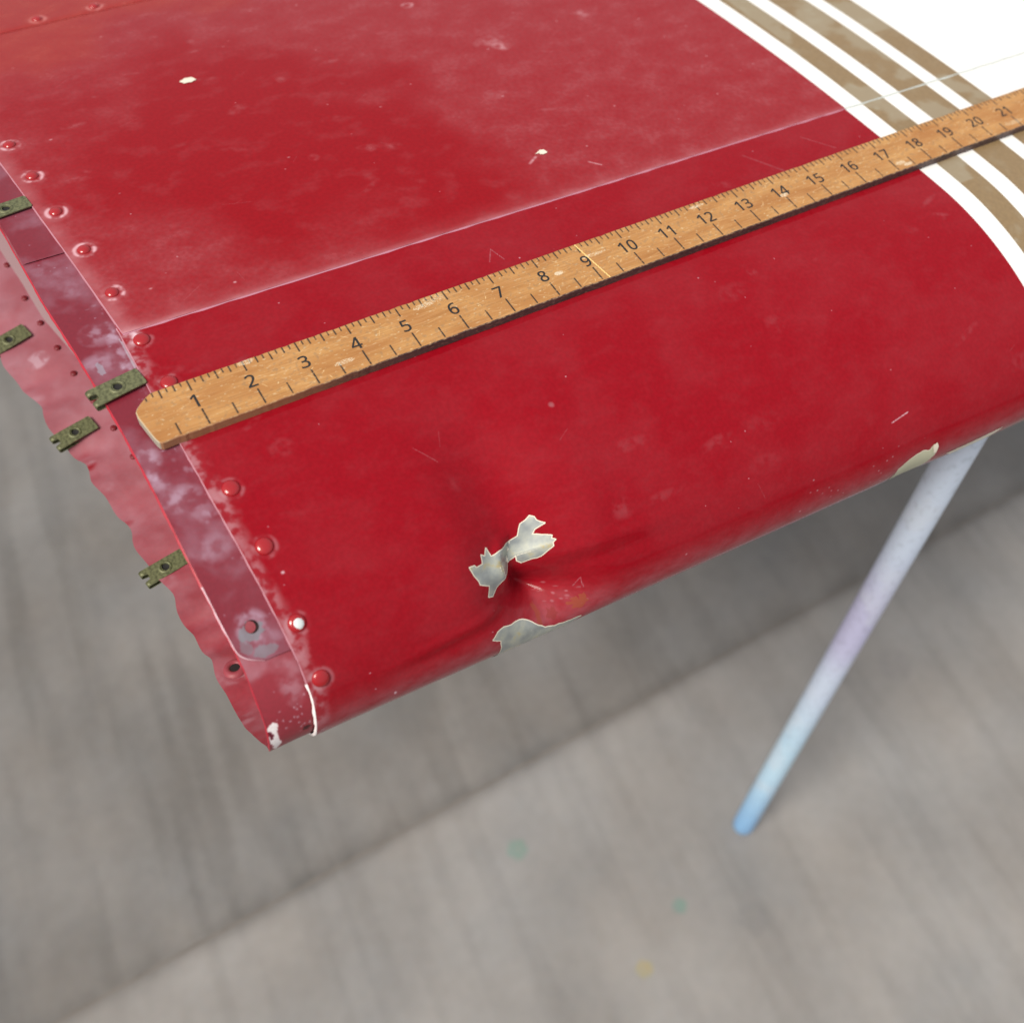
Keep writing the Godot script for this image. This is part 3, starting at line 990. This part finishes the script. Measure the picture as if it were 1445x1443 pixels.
func build_ruler() -> void:
	var root := thing("wooden_ruler", "worn wooden inch ruler lying along the wing's leading edge", "ruler", wpos(Vector3(0, -0.19, 0.5)))
	var wide := 1.09
	var length := 24.5
	var plan := PackedVector2Array()
	var corner := [Vector2(0.37, 0.0), Vector2(0.26, 0.06), Vector2(0.15, 0.14), Vector2(0.05, 0.23), Vector2(0.005, 0.30), Vector2(0.0, 0.42), Vector2(0.03, 0.62), Vector2(0.06, 0.82), Vector2(0.09, 0.98), Vector2(0.12, 1.06), Vector2(0.17, wide)]
	for p: Vector2 in corner:
		plan.append(p)
	var r := RandomNumberGenerator.new()
	r.seed = 12
	var x := 0.3
	while x < length - 0.1:
		x += r.randf_range(0.05, 0.18)
		plan.append(Vector2(x, wide + r.randf_range(-0.004, 0.003) - (0.010 if r.randf() < 0.08 else 0.0)))
	plan.append(Vector2(length, wide))
	plan.append(Vector2(length, 0.0))
	x = length
	while x > 0.55:
		x -= r.randf_range(0.05, 0.18)
		plan.append(Vector2(x, r.randf_range(-0.003, 0.003) + (0.010 if r.randf() < 0.08 else 0.0)))
	var inset_top := PackedVector2Array()
	var n := plan.size()
	for i in n:
		var t := (plan[(i + 1) % n] - plan[(i - 1 + n) % n]).normalized()
		inset_top.append(plan[i] + Vector2(t.y, -t.x) * 0.014)
	var st := SurfaceTool.new()
	st.begin(Mesh.PRIMITIVE_TRIANGLES)
	var top_v := 0.76
	var y_low := -0.185
	var ring := func(poly: PackedVector2Array, y: float, v: float):
		for p in poly:
			st.set_uv(Vector2(p.x / length, v))
			st.add_vertex(wpos(Vector3(p.x, y, p.y)))
	st.set_smooth_group(-1)
	var add := func(a: Array):
		for q in a:
			st.set_uv(q[1])
			st.add_vertex(wpos(q[0]))
	for i in n:
		var j := (i + 1) % n
		var levels := [[plan, y_low, 0.99], [plan, -0.014, 0.82], [inset_top, 0.0, 0.80]]
		for k in 2:
			var lo: Array = levels[k]
			var hi: Array = levels[k + 1]
			var a: Vector2 = lo[0][i]
			var b: Vector2 = lo[0][j]
			var c: Vector2 = hi[0][j]
			var d: Vector2 = hi[0][i]
			var qa := [Vector3(a.x, lo[1], a.y), Vector2(a.x / length, lo[2])]
			var qb := [Vector3(b.x, lo[1], b.y), Vector2(b.x / length, lo[2])]
			var qc := [Vector3(c.x, hi[1], c.y), Vector2(c.x / length, hi[2])]
			var qd := [Vector3(d.x, hi[1], d.y), Vector2(d.x / length, hi[2])]
			add.call([qa, qc, qb, qa, qd, qc])
	var tri := Geometry2D.triangulate_polygon(inset_top)
	for i in range(0, tri.size(), 3):
		var q: Array = [inset_top[tri[i]], inset_top[tri[i + 1]], inset_top[tri[i + 2]]]
		if (q[1] - q[0]).cross(q[2] - q[0]) < 0.0:
			q.reverse()
		for p: Vector2 in q:
			st.set_uv(Vector2(p.x / length, clampf(p.y / wide, 0.005, 0.995) * top_v))
			st.add_vertex(wpos(Vector3(p.x, 0.0, p.y)))
		q.reverse()
		for p: Vector2 in q:
			st.set_uv(Vector2(p.x / length, 0.97))
			st.add_vertex(wpos(Vector3(p.x, y_low, p.y)))
	st.generate_normals()
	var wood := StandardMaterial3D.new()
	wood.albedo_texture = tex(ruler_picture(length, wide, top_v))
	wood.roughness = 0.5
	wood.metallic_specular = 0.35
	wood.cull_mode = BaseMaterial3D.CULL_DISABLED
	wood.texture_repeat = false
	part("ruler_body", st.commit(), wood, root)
	# figures
	var ink := mat_plain(Color(0.10, 0.095, 0.10), 0.6)
	var font := SystemFont.new()
	font.font_names = PackedStringArray(["Droid Sans"])
	var bolder := FontVariation.new()
	bolder.base_font = font
	bolder.variation_embolden = 0.35
	for k in range(1, 24):
		var tm := TextMesh.new()
		tm.text = str(k)
		tm.font = bolder
		tm.font_size = 64
		tm.pixel_size = 0.275 * INCH / 45.7
		tm.depth = 0.00006
		tm.curve_step = 1.0
		var o := part("number", tm, ink, root)
		o.transform = Transform3D(Basis(Vector3(1, 0, 0), Vector3(0, 0, -1), Vector3(0, 1, 0)), wpos(Vector3(k - 0.03, 0.0014, 0.505)) - root.position)


func ruler_picture(length: float, wide: float, top_v: float) -> Image:
	var w := 2048
	var h := 136
	var th := int(h * top_v)
	var grain := field(w, h, 0.35, 81, 3, Vector2(24, 1))
	var tone := field(w, h, 0.02, 82, 4, Vector2(3, 1))
	var fleck := field(w, h, 0.16, 83, 3, Vector2(2, 1))
	var worn := field(w, h, 0.09, 84, 3)
	var px := w / length
	var pz := th / wide
	var col := PackedByteArray()
	col.resize(w * h * 3)
	for j in h:
		for i in w:
			var k := j * w + i
			var g := grain[k] / 255.0
			var t := tone[k] / 255.0
			var f := fleck[k] / 255.0
			var x := i / px
			var c := Color(0.62, 0.42, 0.235).lerp(Color(0.72, 0.54, 0.33), t)
			c = c.darkened(0.07 * smoothstep(0.5, 0.9, g))
			c = c.lightened(0.10 * smoothstep(0.45, 0.1, g))
			if f > 0.72:
				c = c.lerp(Color(0.80, 0.74, 0.63), smoothstep(0.72, 0.9, f) * 0.7)
			if f < 0.22:
				c = c.lerp(Color(0.42, 0.34, 0.28), smoothstep(0.22, 0.08, f) * 0.35)
			var st := smoothstep(0.62, 0.8, worn[k] / 255.0) * smoothstep(0.35, 0.6, t)
			c = c.lerp(Color(0.50, 0.42, 0.34), st * 0.35)
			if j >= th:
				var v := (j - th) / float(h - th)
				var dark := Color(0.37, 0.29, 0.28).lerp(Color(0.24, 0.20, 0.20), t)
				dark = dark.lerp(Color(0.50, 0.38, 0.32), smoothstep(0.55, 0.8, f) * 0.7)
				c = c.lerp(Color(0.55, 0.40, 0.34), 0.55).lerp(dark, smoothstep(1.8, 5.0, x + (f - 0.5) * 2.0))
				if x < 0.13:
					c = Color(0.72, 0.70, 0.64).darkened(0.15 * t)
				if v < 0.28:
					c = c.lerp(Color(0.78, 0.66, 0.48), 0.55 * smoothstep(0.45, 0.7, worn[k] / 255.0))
			col[k * 3] = int(c.r * 255.0)
			col[k * 3 + 1] = int(c.g * 255.0)
			col[k * 3 + 2] = int(c.b * 255.0)
	var im := Image.create_from_data(w, h, false, Image.FORMAT_RGB8, col)
	# printed lines
	var ink := Color(0.13, 0.12, 0.125)
	for e in range(1, int(length * 8.0)):
		var x := e / 8.0
		if e > 1 or true:
			var long := 0.11
			if e % 8 == 0:
				long = 0.25
			elif e % 4 == 0:
				long = 0.20
			elif e % 2 == 0:
				long = 0.15
			draw_line_on(im, x * px, 0.02 * pz, long * pz, 2.1 if e % 2 == 0 else 1.8, ink, worn, w, 0.95 if e % 4 == 0 else 0.85)
		if e % 8 == 0:
			draw_line_on(im, x * px, 0.70 * pz, 1.05 * pz, 2.3, ink, worn, w, 0.95)
		elif e % 4 == 0:
			draw_line_on(im, x * px, 0.80 * pz, 1.05 * pz, 2.1, ink, worn, w, 0.9)
	# pale worn spots and scratches
	var r := RandomNumberGenerator.new()
	r.seed = 5
	for q in [[2.05, 0.06, 0.16, 0.06], [5.75, 0.12, 0.24, 0.11], [5.5, 0.2, 0.2, 0.06], [17.2, 0.88, 0.14, 0.06], [17.35, 0.98, 0.12, 0.05], [20.9, 0.9, 0.3, 0.06], [8.3, 0.55, 0.1, 0.05], [9.2, 0.4, 0.3, 0.04], [12.0, 0.12, 0.2, 0.04], [14.0, 0.62, 0.12, 0.05], [3.6, 0.8, 0.2, 0.05]]:
		for n in 260:
			var a := r.randf() * TAU
			var d := sqrt(r.randf())
			var xx := clampi(int((q[0] + cos(a) * d * q[2]) * px), 0, w - 1)
			var zz := clampi(int((q[1] + sin(a) * d * q[3]) * pz), 0, th - 1)
			im.set_pixel(xx, zz, im.get_pixel(xx, zz).lerp(Color(0.84, 0.80, 0.72), r.randf_range(0.3, 0.75)))
	for n in 120:
		var xx := r.randf_range(0.2, 23.5)
		var zz := r.randf_range(0.05, 1.0)
		var dx := r.randf_range(-0.3, 0.5)
		var dz := r.randf_range(-0.12, 0.12)
		for s in 40:
			var ii := clampi(int((xx + dx * s / 40.0) * px), 0, w - 1)
			var jj := clampi(int((zz + dz * s / 40.0) * pz), 0, th - 1)
			im.set_pixel(ii, jj, im.get_pixel(ii, jj).lerp(Color(0.90, 0.80, 0.62), 0.22))
	# a cut across the wood near the ninth inch
	for s in 200:
		var f := s / 200.0
		for o in 2:
			var ii := int((9.0 + 0.16 * f) * px) + o
			var jj := clampi(int(f * (th - 1)), 0, th - 1)
			im.set_pixel(ii, jj, im.get_pixel(ii, jj).lerp(Color(0.93, 0.80, 0.52), 0.8))
	return im


func draw_line_on(im: Image, x: float, z0: float, z1: float, thick: float, c: Color, worn: PackedByteArray, w: int, alpha: float) -> void:
	for j in range(int(z0), int(z1) + 1):
		for i in range(int(x - thick), int(x + thick) + 2):
			var cover := clampf(thick * 0.5 + 0.5 - absf(i + 0.5 - x), 0.0, 1.0)
			if cover > 0.0 and i >= 0 and i < w:
				var k := smoothstep(0.12, 0.42, worn[j * w + i] / 255.0)
				im.set_pixel(i, j, im.get_pixel(i, j).lerp(c, cover * alpha * (0.25 + 0.75 * k)))


# ------------------------------------------------------------------ clip nuts

func build_clips() -> void:
	var olive := mat_plain(Color(0.43, 0.46, 0.33), 0.5, 0.35)
	var nt := NoiseTexture2D.new()
	nt.width = 128
	nt.height = 128
	var fn := FastNoiseLite.new()
	fn.frequency = 0.06
	nt.noise = fn
	var gr := Gradient.new()
	gr.offsets = PackedFloat32Array([0.0, 0.5, 1.0])
	gr.colors = PackedColorArray([Color(0.27, 0.27, 0.18), Color(0.40, 0.41, 0.29), Color(0.48, 0.48, 0.34)])
	nt.color_ramp = gr
	olive.albedo_color = Color.WHITE
	olive.albedo_texture = nt
	olive.uv1_triplanar = true
	olive.uv1_scale = Vector3(60, 60, 60)
	var dark := mat_plain(Color(0.07, 0.065, 0.06), 0.7)
	var first: Node3D
	var spots := [
		[-0.05, -1.83, 0.16, false, "olive clip nut on the upper flange just left of the ruler's end", -0.005],
		[-0.36, -7.34, 0.12, false, "olive clip nut on the upper flange cut by the left picture edge", 0.0],
		[-1.22, 18.95, 0.28, true, "olive clip nut on the lower flange at the left picture edge, above a pale scuff", 0.13],
		[-0.78, 15.98, 0.22, true, "olive clip nut on the wavy lower flange just below the ruler's end", 0.19],
		[-0.30, 12.05, 0.17, true, "olive clip nut on the lower flange nearest the leading edge", 0.12]]
	for p in spots:
		var tr := frame_at(p[0], p[1], 0.075 - float(flange_wave.call(p[0], p[1])) if p[3] else p[5], p[2], p[3])
		var root: Node3D
		if first == null:
			root = thing("clip_nut", p[4], "clip", tr.origin, "clip nuts gripping the wing's end flanges")
			first = root
			clip_parts(root, olive, dark)
		else:
			root = first.duplicate()
			root.name = numbered("clip_nut")
			add_child(root)
			root.set_meta("label", p[4])
		root.transform = tr


func local_part(called: String, mesh: Mesh, mat: Material, parent: Node3D) -> MeshInstance3D:
	var o := MeshInstance3D.new()
	o.name = called
	o.mesh = mesh
	o.material_override = mat
	parent.add_child(o, true)
	return o


# plate along local x (its open prongs at -x), local y up from the metal it grips
func clip_parts(root: Node3D, olive: Material, dark: Material) -> void:
	local_part("plate", clip_plate(0.035), olive, root)
	local_part("lower_plate", clip_plate(-0.075), olive, root)
	local_part("collar", lathe([[0.15, 0.040], [0.145, 0.050], [0.125, 0.060], [0.10, 0.060], [0.088, 0.05], [0.085, -0.08]], 20, false), olive, root)
	local_part("thread_hole", lathe([[0.087, 0.02], [0.04, 0.012]], 16), dark, root)
	for k in [-1.0, 1.0]:
		var st := SurfaceTool.new()
		st.begin(Mesh.PRIMITIVE_TRIANGLES)
		var path := []
		for i in 9:
			var a := PI / 2.0 + PI * i / 8.0
			path.append(Vector2(-0.44 + cos(a) * 0.065, -0.020 + sin(a) * 0.065))
		var z0: float = k * 0.14 - 0.065
		var z1: float = k * 0.14 + 0.065
		for lay: float in [0.0, 0.026]:
			for i in 9:
				var q: Vector2 = path[i] + (path[i] - Vector2(-0.44, -0.020)).normalized() * (-lay)
				for z: float in [z0, z1]:
					st.add_vertex(Vector3(q.x, q.y, z) * INCH)
		for i in 8:
			var a := i * 2
			var b := 18 + i * 2
			for v: int in [a, a + 2, a + 1, a + 1, a + 2, a + 3, b, b + 1, b + 2, b + 1, b + 3, b + 2, a, b, a + 2, b, b + 2, a + 2, a + 1, a + 3, b + 1, b + 1, a + 3, b + 3]:
				st.add_index(v)
		st.generate_normals()
		local_part("prong", st.commit(), olive, root)


func clip_plate(y: float) -> ArrayMesh:
	var st := SurfaceTool.new()
	st.begin(Mesh.PRIMITIVE_TRIANGLES)
	var outer := [Vector2(0.44, -0.20), Vector2(0.46, -0.16), Vector2(0.46, 0.16), Vector2(0.44, 0.20), Vector2(-0.44, 0.205), Vector2(-0.44, 0.075), Vector2(-0.36, 0.06), Vector2(-0.36, -0.06), Vector2(-0.44, -0.075), Vector2(-0.44, -0.205)]
	var poly := PackedVector2Array(outer)
	var hole := PackedVector2Array()
	for i in 20:
		hole.append(Vector2(0.03 + cos(TAU * i / 20.0) * 0.10, sin(TAU * i / 20.0) * 0.10))
	var halves := []
	for box: PackedVector2Array in [PackedVector2Array([Vector2(-1, -1), Vector2(0.03, -1), Vector2(0.03, 1), Vector2(-1, 1)]), PackedVector2Array([Vector2(0.03, -1), Vector2(1, -1), Vector2(1, 1), Vector2(0.03, 1)])]:
		for c in Geometry2D.intersect_polygons(poly, box):
			halves += Geometry2D.clip_polygons(c, hole)
	var t := 0.020
	for piece: PackedVector2Array in halves:
		var tri := Geometry2D.triangulate_polygon(piece)
		for i in range(0, tri.size(), 3):
			var q: Array = [piece[tri[i]], piece[tri[i + 1]], piece[tri[i + 2]]]
			if (q[1] - q[0]).cross(q[2] - q[0]) < 0.0:
				q.reverse()
			for p: Vector2 in q:
				st.add_vertex(Vector3(p.x, y + t * 0.5, p.y) * INCH)
			q.reverse()
			for p: Vector2 in q:
				st.add_vertex(Vector3(p.x, y - t * 0.5, p.y) * INCH)
	for i in outer.size():
		var a: Vector2 = outer[i]
		var b: Vector2 = outer[(i + 1) % outer.size()]
		var v := [Vector3(a.x, y - t * 0.5, a.y), Vector3(b.x, y - t * 0.5, b.y), Vector3(b.x, y + t * 0.5, b.y), Vector3(a.x, y + t * 0.5, a.y)]
		for k: int in [0, 1, 2, 0, 2, 3]:
			st.add_vertex(v[k] * INCH)
	st.generate_normals()
	return st.commit()


# ------------------------------------------------------------------ pole and floor

func build_pole() -> void:
	var foot := Vector3(19.07, -32.0, 7.62)
	var head := Vector3(18.42, -3.9, 5.19)
	var root := thing("support_pole", "worn pale blue metal pole standing under the wing's leading edge", "pole", wpos(foot))
	var st := SurfaceTool.new()
	st.begin(Mesh.PRIMITIVE_TRIANGLES)
	var axis := (head - foot).normalized()
	var t := axis.cross(Vector3(0, 0, 1)).normalized()
	var b := t.cross(axis)
	var rows := [[0.0, 0.40], [0.004, 0.46], [0.02, 0.465], [0.25, 0.46], [0.5, 0.46], [0.75, 0.46], [0.995, 0.46], [1.0, 0.44]]
	for r in rows:
		for i in 29:
			var a := TAU * i / 28.0
			st.set_uv(Vector2(i / 28.0, 1.0 - r[0]))
			st.add_vertex(wpos(foot.lerp(head, r[0]) + (t * cos(a) + b * sin(a)) * r[1]))
	for j in rows.size() - 1:
		for i in 28:
			var k := j * 29 + i
			for n: int in [k, k + 29, k + 1, k + 1, k + 29, k + 30]:
				st.add_index(n)
	st.generate_normals()
	var w := 64
	var h := 512
	var n1 := field(w, h, 0.02, 91, 4)
	var n2 := field(w, h, 0.15, 92, 3)
	var im := Image.create(w, h, false, Image.FORMAT_RGB8)
	for j in h:
		var v := 1.0 - j / float(h)   # 0 at the foot
		for i in w:
			var k := j * w + i
			var c := Color(0.50, 0.68, 0.85).lerp(Color(0.70, 0.82, 0.90), smoothstep(0.0, 0.25, v))
			c = c.lerp(Color(0.76, 0.81, 0.89), smoothstep(0.3, 0.5, v))
			c = c.lerp(Color(0.72, 0.72, 0.84), smoothstep(0.5, 0.6, v) * smoothstep(0.8, 0.65, v))
			c = c.lerp(Color(0.80, 0.85, 0.92), smoothstep(0.7, 0.9, v))
			c = c.lerp(Color(0.80, 0.83, 0.87), 0.3 * smoothstep(0.5, 0.7, n1[k] / 255.0))
			c = c.darkened(0.08 * smoothstep(0.6, 0.85, n2[k] / 255.0))
			im.set_pixel(i, j, c)
	var m := StandardMaterial3D.new()
	m.albedo_texture = tex(im)
	m.roughness = 0.4
	m.cull_mode = BaseMaterial3D.CULL_DISABLED
	part("tube", st.commit(), m, root)


func build_floor() -> void:
	var root := Node3D.new()
	root.name = "concrete_floor"
	add_child(root)
	root.set_meta("kind", "structure")
	root.set_meta("label", "grey concrete floor with brushed grooves and a dark joint")
	var m := StandardMaterial3D.new()
	var w := 1024
	var h := 1024
	var a := field(w, h, 0.012, 101, 5)
	var g := field(w, h, 0.05, 102, 3, Vector2(1, 10))
	var c := field(w, h, 0.12, 103, 3)
	var col := PackedByteArray()
	col.resize(w * h * 3)
	for j in h:
		for i in w:
			var k := j * w + i
			var zz := j / float(h) * 100.0 - 50.0
			var xx := i / float(w) * 100.0 - 30.0
			var v := lerpf(0.435, 0.515, smoothstep(0.0, 0.8, zz)) + 0.07 * (a[k] / 255.0 - 0.5) + 0.02 * (c[k] / 255.0 - 0.5)
			var gk := j * w + ((i + int(0.13 * j) + 4 * w) % w)
			v -= (0.03 * smoothstep(45.0, 5.0, xx) if zz < 0.3 else 0.02) * smoothstep(0.45, 0.8, g[gk] / 255.0)
			v -= 0.05 * exp(-pow((zz - 0.36) / 0.55, 2.0)) * (0.4 + a[(k * 3) % (w * h)] / 255.0)
			var warm := 0.006 + (c[(k * 7) % (w * h)] / 255.0 - 0.5) * 0.01 + 0.012 * (a[(k + 4000) % (w * h)] / 255.0 - 0.3)
			col[k * 3] = int(clampf(v + warm, 0, 1) * 255.0)
			col[k * 3 + 1] = int(clampf(v, 0, 1) * 255.0)
			col[k * 3 + 2] = int(clampf(v - warm, 0, 1) * 255.0)
	var im := Image.create_from_data(w, h, false, Image.FORMAT_RGB8, col)
	var r := RandomNumberGenerator.new()
	r.seed = 3
	# the picture covers 100 inches a side: x from -30 to 70, z from -50 to 50
	for q in [[9.6, 3.5, 0.45, Color(0.36, 0.56, 0.48)], [11.7, 10.3, 0.35, Color(0.62, 0.58, 0.38)], [14.5, 9.0, 0.3, Color(0.40, 0.54, 0.48)], [31.0, 5.0, 0.9, Color(0.40, 0.40, 0.42)], [17.0, 11.0, 0.7, Color(0.42, 0.42, 0.42)]]:
		for n in 260:
			var an := r.randf() * TAU
			var d := sqrt(r.randf())
			var ii := clampi(int((q[0] + 30.0 + cos(an) * d * q[2]) / 100.0 * w), 0, w - 1)
			var jj := clampi(int((q[1] + 50.0 + sin(an) * d * q[2]) / 100.0 * h), 0, h - 1)
			im.set_pixel(ii, jj, im.get_pixel(ii, jj).lerp(q[3], 0.09))
	m.albedo_texture = tex(im)
	m.roughness = 0.85
	m.metallic_specular = 0.3
	var fn := FastNoiseLite.new()
	fn.seed = 9
	fn.frequency = 0.35
	fn.fractal_octaves = 3
	# rear slab: raked grooves; front slab: nearly smooth
	part("slab", slab(-400.0, 0.30, fn, 0.06), m, root, "concrete slab with raked grooves")
	part("slab", slab(0.42, 400.0, fn, 0.02), m, root, "smoother concrete slab")
	var jt := SurfaceTool.new()
	jt.begin(Mesh.PRIMITIVE_TRIANGLES)
	var q: Array = [Vector3(-400, -32.08, 0.28), Vector3(400, -32.08, 0.28), Vector3(400, -32.08, 0.44), Vector3(-400, -32.08, 0.44)]
	for i: int in [0, 1, 2, 0, 2, 3]:
		jt.add_vertex(wpos(q[i]))
	jt.generate_normals()
	part("joint", jt.commit(), mat_plain(Color(0.42, 0.40, 0.38), 0.9), root, "dirt filled joint between the slabs")


func slab(z0: float, z1: float, fn: FastNoiseLite, amp: float) -> ArrayMesh:
	var st := SurfaceTool.new()
	st.begin(Mesh.PRIMITIVE_TRIANGLES)
	var xs := joined_steps([[-400.0, -40.0, 60.0], [-40.0, 80.0, 0.5], [80.0, 400.0, 60.0]])
	var zs := []
	if z1 < 10.0:
		zs = joined_steps([[-400.0, -60.0, 60.0], [-60.0, -0.3, 2.0], [-0.3, z1, 0.2]])
	else:
		zs = joined_steps([[z0, z0 + 0.4, 0.2], [z0 + 0.4, 60.0, 2.0], [60.0, 400.0, 60.0]])
	var nx := xs.size()
	for z: float in zs:
		var edge := smoothstep(0.0, 0.4, z1 - z if z1 < 10.0 else z - z0)
		for x: float in xs:
			var y := -32.0 + amp * (fn.get_noise_2d((x + 0.13 * z) * 2.6, z * 0.12) * 1.4) - 0.06 * (1.0 - edge)
			st.set_uv(Vector2((x + 30.0) / 100.0, (z + 50.0) / 100.0))
			st.add_vertex(wpos(Vector3(x, y, z)))
	for j in zs.size() - 1:
		for i in nx - 1:
			var k := j * nx + i
			for n: int in [k, k + 1, k + nx, k + 1, k + nx + 1, k + nx]:
				st.add_index(n)
	st.generate_normals()
	return st.commit()
